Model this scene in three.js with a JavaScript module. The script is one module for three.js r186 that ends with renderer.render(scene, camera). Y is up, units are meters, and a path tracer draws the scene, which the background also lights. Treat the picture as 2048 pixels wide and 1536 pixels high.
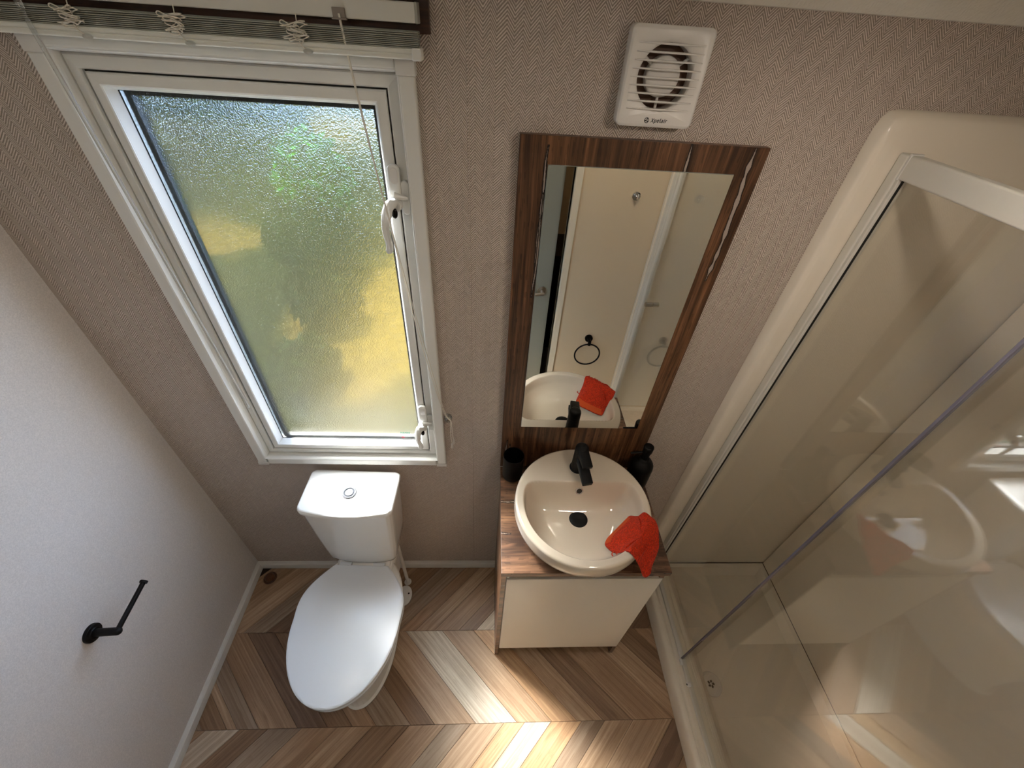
import * as THREE from 'three';
import { RoundedBoxGeometry } from 'three/addons/geometries/RoundedBoxGeometry.js';
import { mergeGeometries, toCreasedNormals } from 'three/addons/utils/BufferGeometryUtils.js';
import { RectAreaLightUniformsLib } from 'three/addons/lights/RectAreaLightUniformsLib.js';
import { FontLoader } from 'three/addons/loaders/FontLoader.js';
import { TextGeometry } from 'three/addons/geometries/TextGeometry.js';

// ---------------------------------------------------------------- camera, sky, sun, exposure
RectAreaLightUniformsLib.init();
const scene = new THREE.Scene();
const renderer = new THREE.WebGLRenderer({ antialias: true });
renderer.toneMapping = THREE.LinearToneMapping;
renderer.toneMappingExposure = 1.38;
renderer.shadowMap.enabled = true;
const camera = new THREE.PerspectiveCamera(2 * Math.atan(768 / 829.486) * 180 / Math.PI, 4 / 3, 0.02, 200);
{
  const m = new THREE.Matrix4().makeBasis(
    new THREE.Vector3(0.99802853, 0.0558317, 0.02866846),
    new THREE.Vector3(-0.02246493, 0.74430417, -0.66746283),
    new THREE.Vector3(-0.05860364, 0.66550291, 0.74409105));
  camera.quaternion.setFromRotationMatrix(m);
  camera.position.set(0.02242537, 2.1, 0.9647766);
}
scene.background = new THREE.Color().setRGB(3.6, 5.0, 7.8);
const sun = new THREE.DirectionalLight(new THREE.Color().setRGB(1, 0.96, 0.9), 54);
sun.position.set(-4.45, 9.15, -4.4); sun.target.position.set(0.15, 0, 0.55);
sun.castShadow = true; sun.shadow.radius = 30; sun.shadow.mapSize.set(2048, 2048);
Object.assign(sun.shadow.camera, { left: -4, right: 4, top: 4, bottom: -4, near: 0.5, far: 30 });
scene.add(sun, sun.target);

// ---------------------------------------------------------------- helpers
let seed = 7;
const rnd = () => { seed = (seed + 0x6d2b79f5) | 0; let t = Math.imul(seed ^ (seed >>> 15), 1 | seed); t = (t + Math.imul(t ^ (t >>> 7), 61 | t)) ^ t; return ((t ^ (t >>> 14)) >>> 0) / 4294967296; };
const rr = (a, b) => a + (b - a) * rnd();
const lerp = (a, b, t) => a + (b - a) * t, clamp = (x, a, b) => Math.max(a, Math.min(b, x));
const sstep = (a, b, x) => { const t = clamp((x - a) / (b - a), 0, 1); return t * t * (3 - 2 * t); };
const V = (x, y, z) => new THREE.Vector3(x, y, z);
function hash(x, y, s) { let h = Math.imul(x, 374761393) ^ Math.imul(y, 668265263) ^ Math.imul(s, 1442695041); h = Math.imul(h ^ (h >>> 13), 1274126177); h ^= h >>> 16; return (h >>> 0) / 4294967296; }
function noise(x, y, s, px = 0, py = 0) {          // value noise, periodic when px / py are given
  const ix = Math.floor(x), iy = Math.floor(y), fx = x - ix, fy = y - iy, u = fx * fx * (3 - 2 * fx), v = fy * fy * (3 - 2 * fy);
  const wx = (k) => px ? ((k % px) + px) % px : k, wy = (k) => py ? ((k % py) + py) % py : k;
  const a = hash(wx(ix), wy(iy), s), b = hash(wx(ix + 1), wy(iy), s), c = hash(wx(ix), wy(iy + 1), s), d = hash(wx(ix + 1), wy(iy + 1), s);
  return lerp(lerp(a, b, u), lerp(c, d, u), v);
}
function tex(w, h, fn, { srgb = true, repeat = null, wrap = true } = {}) {
  const d = new Uint8Array(w * h * 4);
  for (let j = 0; j < h; j++) for (let i = 0; i < w; i++) {
    const c = fn((i + 0.5) / w, (j + 0.5) / h), k = (j * w + i) * 4;
    d[k] = clamp(c[0], 0, 255); d[k + 1] = clamp(c[1], 0, 255); d[k + 2] = clamp(c[2], 0, 255); d[k + 3] = 255;
  }
  const t = new THREE.DataTexture(d, w, h, THREE.RGBAFormat);
  t.magFilter = THREE.LinearFilter; t.minFilter = THREE.LinearMipmapLinearFilter; t.generateMipmaps = true;
  t.wrapS = t.wrapT = wrap ? THREE.RepeatWrapping : THREE.ClampToEdgeWrapping;
  if (srgb) t.colorSpace = THREE.SRGBColorSpace;
  if (repeat) t.repeat.set(repeat[0], repeat[1]);
  t.needsUpdate = true; return t;
}
const std = (color, roughness = 0.5, o = {}) => new THREE.MeshStandardMaterial({ color, roughness, ...o });
const phys = (color, roughness = 0.5, o = {}) => new THREE.MeshPhysicalMaterial({ color, roughness, ...o });
const names = new Map();
function numbered(n) { const k = names.get(n) ?? 0; names.set(n, k + 1); return k ? `${n}_${String(k).padStart(3, '0')}` : n; }
function mesh(name, geo, m, parent) {
  const o = new THREE.Mesh(geo, m); o.name = parent ? name : numbered(name); o.castShadow = o.receiveShadow = true;
  (parent ?? scene).add(o); return o;
}
function tag(o, label, category, group) { o.userData.label = label; o.userData.category = category; if (group) o.userData.group = group; return o; }
function struct(o, label) { o.userData.kind = 'structure'; if (label) o.userData.label = label; return o; }
function thing(name, label, category, p = [0, 0, 0], ry = 0, group) {
  const o = new THREE.Group(); o.name = numbered(name); o.position.set(...p); o.rotation.y = ry; scene.add(o);
  return tag(o, label, category, group);
}
function sgroup(name, label) { const o = new THREE.Group(); o.name = numbered(name); scene.add(o); return struct(o, label); }
const nonIdx = (g) => g.index ? g.toNonIndexed() : g;
function merge(list) { return mergeGeometries(list.map((g) => { const n = nonIdx(g).clone(); for (const k of Object.keys(n.attributes)) if (!['position', 'normal', 'uv'].includes(k)) n.deleteAttribute(k); return n; })); }
function box(x0, x1, y0, y1, z0, z1) { return new THREE.BoxGeometry(x1 - x0, y1 - y0, z1 - z0).translate((x0 + x1) / 2, (y0 + y1) / 2, (z0 + z1) / 2); }
function rbox(x0, x1, y0, y1, z0, z1, r = 0.003, seg = 3) { return new RoundedBoxGeometry(x1 - x0, y1 - y0, z1 - z0, seg, r).translate((x0 + x1) / 2, (y0 + y1) / 2, (z0 + z1) / 2); }
function planarUV(g0, turn = false) {                // uv in metres by the way a face points
  const g = nonIdx(g0), p = g.attributes.position, n = g.attributes.normal, uv = new Float32Array(p.count * 2);
  for (let i = 0; i < p.count; i += 3) {
    const ax = Math.abs(n.getX(i) + n.getX(i + 1) + n.getX(i + 2)), ay = Math.abs(n.getY(i) + n.getY(i + 1) + n.getY(i + 2)), az = Math.abs(n.getZ(i) + n.getZ(i + 1) + n.getZ(i + 2));
    for (let k = i; k < i + 3; k++) {
      const x = p.getX(k), y = p.getY(k), z = p.getZ(k);
      let a = ax >= ay && ax >= az ? [z, y] : ay >= az ? [x, z] : [x, y];
      if (turn) a = [a[1], a[0]];
      uv[k * 2] = a[0]; uv[k * 2 + 1] = a[1];
    }
  }
  g.setAttribute('uv', new THREE.BufferAttribute(uv, 2)); return g;
}
function lathe(pts, seg = 48) { return new THREE.LatheGeometry(pts.map(([r, y]) => new THREE.Vector2(Math.max(r, 1e-5), y)), seg); }
function tube(pts, r, seg = 40, rad = 8, closed = false) { return new THREE.TubeGeometry(new THREE.CatmullRomCurve3(pts.map((p) => Array.isArray(p) ? V(...p) : p), closed, 'centripetal'), seg, r, rad, closed); }
function rod(a, b, r, rad = 16, r2 = r) {
  const A = V(...a), B = V(...b), g = new THREE.CylinderGeometry(r2, r, A.distanceTo(B), rad);
  g.applyQuaternion(new THREE.Quaternion().setFromUnitVectors(V(0, 1, 0), B.clone().sub(A).normalize()));
  const c = A.add(B).multiplyScalar(0.5); return g.translate(c.x, c.y, c.z);
}
function ring(x0, x1, y0, y1, prof) {                // mitred rectangular frame; prof = closed list of [inset, z]
  const pos = [], C = (d, z) => [[x0 + d, y0 + d, z], [x1 - d, y0 + d, z], [x1 - d, y1 - d, z], [x0 + d, y1 - d, z]];
  for (let i = 0; i < prof.length; i++) {
    const a = C(...prof[i]), b = C(...prof[(i + 1) % prof.length]);
    for (let s = 0; s < 4; s++) { const t = (s + 1) % 4; pos.push(...a[s], ...a[t], ...b[t], ...a[s], ...b[t], ...b[s]); }
  }
  const g = new THREE.BufferGeometry(); g.setAttribute('position', new THREE.Float32BufferAttribute(pos, 3));
  g.setAttribute('uv', new THREE.Float32BufferAttribute(new Float32Array(pos.length / 3 * 2), 2)); g.computeVertexNormals(); return g;
}
function loft(sections, { cap0 = true, cap1 = true, closed = true, smooth = true } = {}) {   // sections: arrays of [x,y,z], same length
  const n = sections[0].length, pos = [], idx = [];
  sections.forEach((s) => s.forEach((p) => pos.push(...p)));
  for (let i = 0; i < sections.length - 1; i++) for (let j = 0; j < (closed ? n : n - 1); j++) {
    const a = i * n + j, b = i * n + (j + 1) % n, c = a + n, d = b + n; idx.push(a, c, b, b, c, d);
  }
  const fan = (k, flip) => { const s = sections[k], c = s.reduce((q, p) => [q[0] + p[0] / n, q[1] + p[1] / n, q[2] + p[2] / n], [0, 0, 0]), at = pos.length / 3; pos.push(...c); for (let j = 0; j < n; j++) { const a = k * n + j, b = k * n + (j + 1) % n; flip ? idx.push(at, b, a) : idx.push(at, a, b); } };
  if (cap0) fan(0, false); if (cap1) fan(sections.length - 1, true);
  let g = new THREE.BufferGeometry(); g.setAttribute('position', new THREE.Float32BufferAttribute(pos, 3)); g.setIndex(idx);
  g.setAttribute('uv', new THREE.Float32BufferAttribute(new Float32Array(pos.length / 3 * 2), 2));
  g.computeVertexNormals();
  return smooth ? toCreasedNormals(g, 0.7) : g;
}
function extrudeY(shapePts, y0, y1, bevel = 0, holes = []) {        // outline in x,z; bevelled slab between y0 and y1
  const s = new THREE.Shape(shapePts.map(([x, z]) => new THREE.Vector2(x, -z)));
  holes.forEach((h) => s.holes.push(new THREE.Path(h.map(([x, z]) => new THREE.Vector2(x, -z)))));
  const g = new THREE.ExtrudeGeometry(s, { depth: y1 - y0 - 2 * bevel, bevelEnabled: bevel > 0, bevelThickness: bevel, bevelSize: bevel, bevelOffset: -bevel, bevelSegments: 4, curveSegments: 24 });
  g.rotateX(-Math.PI / 2).translate(0, y0 + bevel, 0); return toCreasedNormals(g, 0.9);
}
function roundRect(x0, x1, y0, y1, r, n = 8) {
  const o = [];
  for (const [cx, cy, a0] of [[x1 - r, y0 + r, -90], [x1 - r, y1 - r, 0], [x0 + r, y1 - r, 90], [x0 + r, y0 + r, 180]]) for (let i = 0; i <= n; i++) { const a = (a0 + 90 * i / n) * Math.PI / 180; o.push([cx + r * Math.cos(a), cy + r * Math.sin(a)]); }
  return o;
}
function extrudeZ(pts, z0, z1, bevel = 0, holes = []) {
  const s = new THREE.Shape(pts.map(([x, y]) => new THREE.Vector2(x, y)));
  holes.forEach((h) => s.holes.push(new THREE.Path(h.map(([x, y]) => new THREE.Vector2(x, y)))));
  const g = new THREE.ExtrudeGeometry(s, { depth: z1 - z0 - 2 * bevel, bevelEnabled: bevel > 0, bevelThickness: bevel, bevelSize: bevel, bevelOffset: -bevel, bevelSegments: 4, curveSegments: 24 });
  g.translate(0, 0, z0 + bevel); return toCreasedNormals(g, 0.9);
}
const circle = (cx, cy, r, n = 48) => Array.from({ length: n }, (_, i) => [cx + r * Math.cos(i / n * 2 * Math.PI), cy + r * Math.sin(i / n * 2 * Math.PI)]);
const font = await new FontLoader().loadAsync('fonts/droid/droid_sans_bold.typeface.json');

// ---------------------------------------------------------------- textures and materials
const herring = (() => {                            // printed herringbone weave, 0.28 m x 0.24 m
  const cols = [], N = 20; let x = 0;
  for (let i = 0; i < N; i++) { const w = (i % 2 ? 0.9 : 1.1) * rr(0.86, 1.14); cols.push([x, w]); x += w; }
  const tot = x; cols.forEach((c) => { c[0] /= tot; c[1] /= tot; });
  const offs = cols.map(() => rr(0, 0.35)), R = 42;
  const f = (u, v) => {
    let i = 0; while (i < N - 1 && u >= cols[i + 1][0]) i++;
    const t = (u - cols[i][0]) / cols[i][1], ph = v * R + (i % 2 ? t : 1 - t) * 2.9 + offs[i];
    const k = Math.floor(ph), fr = ph - k, jit = 0.16 * (hash(i, ((k % R) + R) % R, 3) - 0.5);
    const line = sstep(0.16, 0.34, fr + jit) * (1 - sstep(0.66, 0.86, fr + jit));
    const n = noise(u * 150, v * 150, 5, 150, 150) - 0.5, edge = Math.min(t, 1 - t) < 0.05 ? -0.12 : 0;
    return clamp(line * (0.85 + 0.3 * hash(i, k % R, 9)) + edge + n * 0.35, 0, 1.1);
  };
  const S = 1024;
  return { map: tex(S, S, (u, v) => { const l = f(u, v); return [lerp(155, 223, l), lerp(141, 210, l), lerp(130, 200, l)]; }, { repeat: [1 / 0.28, 1 / 0.24] }),
    bump: tex(512, 512, (u, v) => { const l = f(u, v) * 255; return [l, l, l]; }, { srgb: false, repeat: [1 / 0.28, 1 / 0.24] }) };
})();
const wallpaper = std(0xffffff, 0.78, { map: herring.map, bumpMap: herring.bump, bumpScale: 0.0006 });
const linen = tex(512, 512, (u, v) => { const n = noise(u * 128, v * 128, 21, 128, 128) * 0.6 + noise(u * 256, v * 256, 22, 256, 256) * 0.4; const k = 0.93 + 0.12 * (n - 0.5); return [243 * k, 236 * k, 231 * k]; }, { repeat: [4, 4] });
const plainWall = std(0xffffff, 0.7, { map: linen });
const plainBump = tex(256, 256, (u, v) => { const n = 255 * noise(u * 64, v * 64, 31, 64, 64); return [n, n, n]; }, { srgb: false, repeat: [6, 6] });
const ceilingMat = std(0xe9e5dc, 0.7, { bumpMap: plainBump, bumpScale: 0.0004 });
const whitePlastic = std(0xe6e6e2, 0.32);
const whiteTrim = std(0xdedcd8, 0.4);
const ceramic = phys(0xf2f2f0, 0.08, { ior: 1.52, clearcoat: 0.6, clearcoatRoughness: 0.04 });
const seatPlastic = phys(0xe0e6ee, 0.22);
const basinCeramic = phys(0xdccfbc, 0.09, { ior: 1.52, clearcoat: 0.6, clearcoatRoughness: 0.05 });
const blackMatt = phys(0x050506, 0.45, { specularIntensity: 0.45 });
const blackGloss = phys(0x040404, 0.15, { specularIntensity: 0.7 });
const gasketBlack = std(0x0a0a0a, 0.6);
const chrome = std(0xd9dadc, 0.12, { metalness: 1 });
const satinNickel = std(0xb4aca2, 0.28, { metalness: 1 });
const creamGloss = phys(0xe4d8c2, 0.3);
const grp = phys(0xf0e7d8, 0.22);
const trayMat = phys(0xebe2d3, 0.28);
const cordMat = std(0xe4ddd0, 0.75);
const slatMat = std(0xa9aba2, 0.45);
const railWhite = std(0xdcdad2, 0.4);
const clearPlastic = phys(0xf4f6f6, 0.06, { transmission: 0.9, thickness: 0.003, ior: 1.47 });
function woodTex(w, h, s, dark, light, { kx = 5, ky = 60, knots = 4, extra = null } = {}) {   // grain runs along v
  const K = Array.from({ length: knots }, (_, i) => [hash(i, 1, s), hash(i, 2, s), 0.012 + 0.02 * hash(i, 3, s)]);
  return tex(w, h, (u, v) => {
    let warp = 0, kn = 0;
    for (const [a, b, r] of K) { const dx = (u - a) * 1, dy = (v - b) * 0.42, q = Math.hypot(dx, dy) / r; warp += 0.02 * Math.exp(-q * q * 0.35) * Math.sign(dx); kn = Math.max(kn, Math.exp(-q * q * 1.6)); }
    const uu = u + warp + 0.012 * (noise(u * 3, v * 6, s + 4) - 0.5);
    let g = 0.45 * noise(uu * ky, v * kx, s) + 0.3 * noise(uu * ky * 2.7, v * kx * 2, s + 1) + 0.15 * noise(uu * ky * 6, v * kx * 4, s + 2);
    g += 0.35 * noise(uu * 7, v * 2, s + 3) - 0.12;
    g -= 0.5 * kn;
    const pore = noise(uu * ky * 3.2, v * kx * 7, s + 8) > 0.78 ? -0.16 : 0;
    g = clamp((g + pore - 0.18) * 1.45, 0, 1);
    let c = [lerp(dark[0], light[0], g), lerp(dark[1], light[1], g), lerp(dark[2], light[2], g)];
    if (extra) c = extra(u, v, c);
    return c;
  });
}
// walnut print of the mirror board: u across 0.52 m, v up 1.08 m; pale cracks run down it
const crack = (u, v, list, c) => {
  for (const [u0, v0, v1, w, s] of list) {
    if (v < v0 || v > v1) continue;
    const uc = u0 + 0.008 * (noise(v * 22, s, 77) - 0.5) + 0.018 * (noise(v * 5, s, 78) - 0.5), d = Math.abs(u - uc), e = w * Math.min(1, Math.min(v - v0, v1 - v) * 30) * (0.5 + noise(v * 60, s, 79));
    if (d < e) c = [168, 155, 146]; else if (d < e + 0.0045) c = [22, 12, 8];
  }
  return c;
};
const boardTex = woodTex(768, 1536, 100, [56, 34, 21], [142, 100, 68], { kx: 6, ky: 74, knots: 7, extra: (u, v, c) => crack(u, v, [[0.115, 0.72, 0.985, 0.003, 1], [0.105, 0.66, 0.9, 0.0018, 2], [0.675, 0.93, 1.0, 0.0045, 3], [0.945, 0.72, 1.0, 0.007, 4], [0.03, 0.0, 0.14, 0.0028, 5], [0.06, 0.02, 0.12, 0.002, 6]], c) });
const boardMat = std(0xffffff, 0.34, { map: boardTex });
const topTex = woodTex(512, 512, 140, [62, 42, 30], [150, 112, 84], { kx: 4, ky: 40, knots: 3, extra: (u, v, c) => crack(u, v, [[0.3, 0.0, 0.28, 0.003, 7], [0.52, 0.05, 0.2, 0.002, 8]], c) });
topTex.repeat.set(1 / 0.55, 1 / 0.55);
const topMat = std(0xffffff, 0.33, { map: topTex });
const darkWoodTex = woodTex(512, 256, 180, [40, 20, 12], [104, 62, 42], { kx: 3, ky: 34, knots: 2 }); darkWoodTex.repeat.set(3, 2);
const darkWood = std(0xffffff, 0.45, { map: darkWoodTex });
const plankTex = [0, 1, 2].map((k) => { const t = woodTex(256, 768, 300 + k * 17, [198, 185, 172], [255, 252, 248], { kx: 2.2, ky: 30, knots: 3 }); t.wrapS = t.wrapT = THREE.MirroredRepeatWrapping; t.repeat.set(1 / 0.16, 1 / 0.5); return t; });
const plankTones = [0xc9af94, 0xb99c80, 0xdccfbe, 0xece6da, 0x9f8369, 0x8b705b, 0xd3b08b, 0xae9b88, 0xdfc29c];
const plankMats = plankTones.map((c, i) => [0, 1, 2].map((k) => std(c, 0.4, { map: plankTex[k], bumpMap: plankTex[k], bumpScale: 0.0003 })));

// ---------------------------------------------------------------- room shell
const XL = -1.077, XR = 1.64, ZF = 1.17, CEIL = 2.19;
{
  const wall = new THREE.Shape([[XL - 0.1, -0.06], [XR + 0.08, -0.06], [XR + 0.08, 2.26], [XL - 0.1, 2.26]].map(([x, y]) => new THREE.Vector2(x, y)));
  wall.holes.push(new THREE.Path([[-0.772, 0.858], [-0.146, 0.858], [-0.146, 2.024], [-0.772, 2.024]].map(([x, y]) => new THREE.Vector2(x, y))));
  const g = new THREE.ExtrudeGeometry(wall, { depth: 0.06, bevelEnabled: false }).translate(0, 0, -0.06);
  const w = struct(mesh('wall_back', g, wallpaper), 'taupe herringbone wallpapered wall with the window and mirror');
  // pressed vertical joint of the wallpapered panel
  const jg = tube([[-0.0276, 0.042, 0.0], [-0.0276, 1.2, 0.0], [-0.0276, 2.13, 0.0]], 0.003, 24, 8).scale(1, 1, 0.6);
  mesh('panel_joint', planarUV(jg), wallpaper, w);
}
struct(mesh('wall_left', planarUV(box(XL - 0.08, XL, -0.06, 2.26, 0, 2.4)), plainWall), 'pale plain papered wall at the left');
struct(mesh('wall_right', planarUV(box(XR, XR + 0.08, -0.06, 2.26, 0, 2.4)), plainWall));
struct(mesh('ceiling', box(XL - 0.08, XR + 0.08, CEIL, CEIL + 0.07, -0.06, 2.48), ceilingMat));
{
  const p = [[0, 2.133], [0.012, 2.134], [0.017, 2.14], [0.026, 2.158], [0.04, 2.172], [0.05, 2.176], [0.052, 2.19], [0, 2.19]];
  const s = new THREE.Shape(p.map(([z, y]) => new THREE.Vector2(-z, y)));
  const g = new THREE.ExtrudeGeometry(s, { depth: XR - XL, bevelEnabled: false }).rotateY(Math.PI / 2).translate(XL, 0, 0);
  struct(mesh('trim_1', toCreasedNormals(g, 0.6), ceilingMat), 'pale coved cornice along the top of the papered wall');
}
{
  const bb = [[0, 0], [0.018, 0], [0.018, 0.031], [0.0165, 0.036], [0.012, 0.04], [0, 0.0415]];
  const mk = (len) => new THREE.ExtrudeGeometry(new THREE.Shape(bb.map(([z, y]) => new THREE.Vector2(-z, y))), { depth: len, bevelEnabled: false }).rotateY(Math.PI / 2);
  struct(mesh('baseboard_back', toCreasedNormals(mk(0.808 - XL), 0.5).translate(XL, 0, 0), whiteTrim), 'low white skirting board under the papered wall');
  struct(mesh('baseboard_left', toCreasedNormals(mk(ZF), 0.5).rotateY(Math.PI / 2).translate(XL, 0, ZF), whiteTrim), 'low white skirting board along the pale left wall');
}
// floor: vinyl planks laid in chevron rows over a dark slab
{
  const floor = sgroup('floor', 'chevron floor of brown, tan and pale grey wood planks');
  mesh('floor_base', box(XL - 0.06, XR + 0.06, -0.06, -0.0035, -0.05, 2.4), std(0x2a1e16, 0.9), floor);
  const c1 = 0.3031, c2 = 0.6365, W = c2 - c1, slope = 0.985;
  const clip = (poly, f) => { const o = []; for (let i = 0; i < poly.length; i++) { const a = poly[i], b = poly[(i + 1) % poly.length], fa = f(a), fb = f(b); if (fa >= 0) o.push(a); if ((fa >= 0) !== (fb >= 0)) { const t = fa / (fa - fb); o.push([lerp(a[0], b[0], t), lerp(a[1], b[1], t)]); } } return o; };
  const rows = [
    { z0: c1 - W, z1: c1, ref: c1, dir: -1, xs: [-1.3, -1.18, -1.0289, -0.9327, -0.82, -0.70, -0.59, -0.47, -0.3511, -0.2792, -0.1949, -0.0833, -0.0058, 0.1, 0.21, 0.33, 0.44, 0.56, 0.68, 0.79, 0.9], tone: [1, 0, 7, 5, 4, 1, 4, 7, 1, 0, 1, 5, 2, 7, 1, 0, 4, 1, 5, 4] },
    { z0: c1, z1: c2, ref: c2, dir: 1, xs: [-1.16, -1.0352, -0.9432, -0.9049, -0.8251, -0.6804, -0.5671, -0.472, -0.38, -0.2477, -0.1545, 0.0068, 0.1695, 0.31, 0.412, 0.5183, 0.6339, 0.8072, 0.93, 1.05, 1.18], tone: [7, 4, 0, 7, 1, 5, 4, 1, 7, 4, 0, 3, 0, 6, 0, 4, 1, 0, 4, 1] },
    { z0: c2, z1: c2 + W, ref: c2, dir: -1, xs: [-1.12, -1.02, -0.895, -0.79, -0.665, -0.53, -0.395, -0.2534, -0.1106, -0.0134, 0.1184, 0.2001, 0.3063, 0.4306, 0.5247, 0.6404, 0.8033, 0.92, 1.05, 1.17], tone: [1, 2, 4, 7, 1, 0, 4, 1, 7, 0, 8, 3, 6, 7, 0, 0, 5, 1, 4] },
    { z0: c2 + W, z1: c2 + 2 * W, ref: c2 + W, dir: 1, xs: Array.from({ length: 21 }, (_, i) => -1.5 + i * 0.118 + 0.02 * Math.sin(i * 5)), tone: Array.from({ length: 20 }, (_, i) => [1, 0, 2, 4, 6, 7, 3, 0][i % 8]) },
  ];
  rows.forEach((r, ri) => {
    for (let i = 0; i < r.xs.length - 1; i++) {
      const X = (x, z) => x + r.dir * slope * (z - r.ref);
      let poly = [[X(r.xs[i], r.z0), r.z0], [X(r.xs[i + 1], r.z0), r.z0], [X(r.xs[i + 1], r.z1), r.z1], [X(r.xs[i], r.z1), r.z1]];
      for (const f of [(p) => p[0] - (XL + 0.001), (p) => 0.84 - p[0], (p) => p[1] - 0.001, (p) => ZF - p[1]]) { poly = clip(poly, f); if (poly.length < 3) break; }
      if (poly.length < 3) continue;
      const n = poly.length, cx = poly.reduce((s, p) => s + p[0] / n, 0), cz = poly.reduce((s, p) => s + p[1] / n, 0);
      const inset = (d) => poly.map((p, k) => { const a = poly[(k + n - 1) % n], b = poly[(k + 1) % n], e1 = V(p[0] - a[0], 0, p[1] - a[1]).normalize(), e2 = V(b[0] - p[0], 0, b[1] - p[1]).normalize(); const n1 = V(-e1.z, 0, e1.x), n2 = V(-e2.z, 0, e2.x), m = n1.clone().add(n2), q = d * 2 / Math.max(m.lengthSq(), 0.3); return [p[0] + m.x * q, p[1] + m.z * q]; });
      const o = inset(0.0004), t = inset(0.0013), pos = [], uv = [], du = rnd(), dv = rnd(), ax = r.dir * Math.SQRT1_2, az = Math.SQRT1_2;
      const put = (p, y) => { pos.push(p[0], y, p[1]); const x = p[0] - cx, z = p[1] - cz; uv.push(-x * az + z * ax + du, x * ax + z * az + dv); };
      for (let k = 1; k < n - 1; k++) { put(t[0], 0); put(t[k + 1], 0); put(t[k], 0); }
      for (let k = 0; k < n; k++) { const l = (k + 1) % n; for (const [A, ya, B, yb] of [[t, 0, o, -0.0012], [o, -0.0012, o, -0.004]]) { put(A[k], ya); put(A[l], ya); put(B[l], yb); put(A[k], ya); put(B[l], yb); put(B[k], yb); } }
      const g = new THREE.BufferGeometry(); g.setAttribute('position', new THREE.Float32BufferAttribute(pos, 3)); g.setAttribute('uv', new THREE.Float32BufferAttribute(uv, 2)); g.computeVertexNormals();
      mesh('plank', g, plankMats[r.tone[i] ?? 0][(i + ri) % 3], floor);
    }
  });
}
// wall behind the camera with its doorway, door and the hall beyond: seen in the mirror
{
  const s = new THREE.Shape([[XL, -0.06], [XR, -0.06], [XR, 2.26], [XL, 2.26]].map(([x, y]) => new THREE.Vector2(x, y)));
  s.holes.push(new THREE.Path([[-0.42, -0.003], [0.41, -0.003], [0.41, 2.0], [-0.42, 2.0]].map(([x, y]) => new THREE.Vector2(x, y))));
  struct(mesh('wall_front', new THREE.ExtrudeGeometry(s, { depth: 0.05, bevelEnabled: false }).translate(0, 0, ZF), std(0xd8c5a8, 0.6)), 'cream wall opposite the mirror, seen only in it');
  struct(mesh('trim_2', merge([rbox(0.41, 0.447, 0, 2.045, ZF - 0.018, ZF + 0.05, 0.006), rbox(-0.465, -0.42, 0, 2.045, ZF - 0.018, ZF + 0.05, 0.006), rbox(-0.42, 0.41, 2.0, 2.045, ZF - 0.018, ZF + 0.05, 0.006)]), creamGloss), 'cream door lining around the doorway, seen in the mirror');
  const d = sgroup('door_1', 'grey door standing ajar in the mirror');
  d.position.set(-0.4, 0.005, ZF + 0.02); d.rotation.y = -0.1;
  const leaf = mesh('door_leaf', rbox(0, 0.785, 0, 1.98, 0, 0.036, 0.002), std(0x96968a, 0.45), d);
  const h = mesh('door_handle', merge([new THREE.CylinderGeometry(0.026, 0.028, 0.012, 32).rotateX(Math.PI / 2).translate(0.73, 0.89, -0.006), rod([0.73, 0.89, 0], [0.73, 0.89, -0.045], 0.009), rod([0.738, 0.89, -0.045], [0.62, 0.882, -0.045], 0.009)]), satinNickel, d);
  struct(mesh('wall_hall', planarUV(box(XL, XR, -0.06, 2.26, 2.3, 2.38)), std(0xc9a97e, 0.7)), 'tan hall wall beyond the door gap, seen in the mirror');
  tag(mesh('hall_cupboard', merge([rbox(0.2, 0.9, 0.003, 0.81, 1.9, 2.28, 0.004), rbox(0.18, 0.92, 0.81, 0.83, 1.88, 2.29, 0.004)]), blackGloss), 'black cupboard in the hall, a dark strip in the mirror beside the door', 'cupboard');
}
{ const o = thing("towel_ring", "black wall-mounted towel ring on the cream wall, seen in the mirror", "towel ring", [0.64, 0.63, ZF]);
  mesh('rose', new THREE.CylinderGeometry(0.024, 0.024, 0.012, 32).rotateX(Math.PI / 2).translate(0, 0, -0.006), blackMatt, o);
  mesh('arm', merge([rod([0, 0, -0.01], [0, 0, -0.045], 0.009), rod([0, 0.004, -0.042], [0, -0.026, -0.042], 0.01)]), blackMatt, o);
  mesh('hoop', new THREE.TorusGeometry(0.078, 0.0048, 12, 64).translate(0, -0.098, -0.042), blackMatt, o); }
{ const o = thing('coat_hook', 'small chrome hook high on the cream wall, seen in the mirror', 'hook', [0.72, 1.475, ZF]);
  mesh('rose', new THREE.CylinderGeometry(0.02, 0.02, 0.01, 32).rotateX(Math.PI / 2).translate(0, 0, -0.005), chrome, o);
  mesh('hook_arm', tube([[0, 0, -0.008], [0, -0.004, -0.03], [0, 0.006, -0.042], [0, 0.022, -0.044]], 0.006, 24, 10), chrome, o); }

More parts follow.
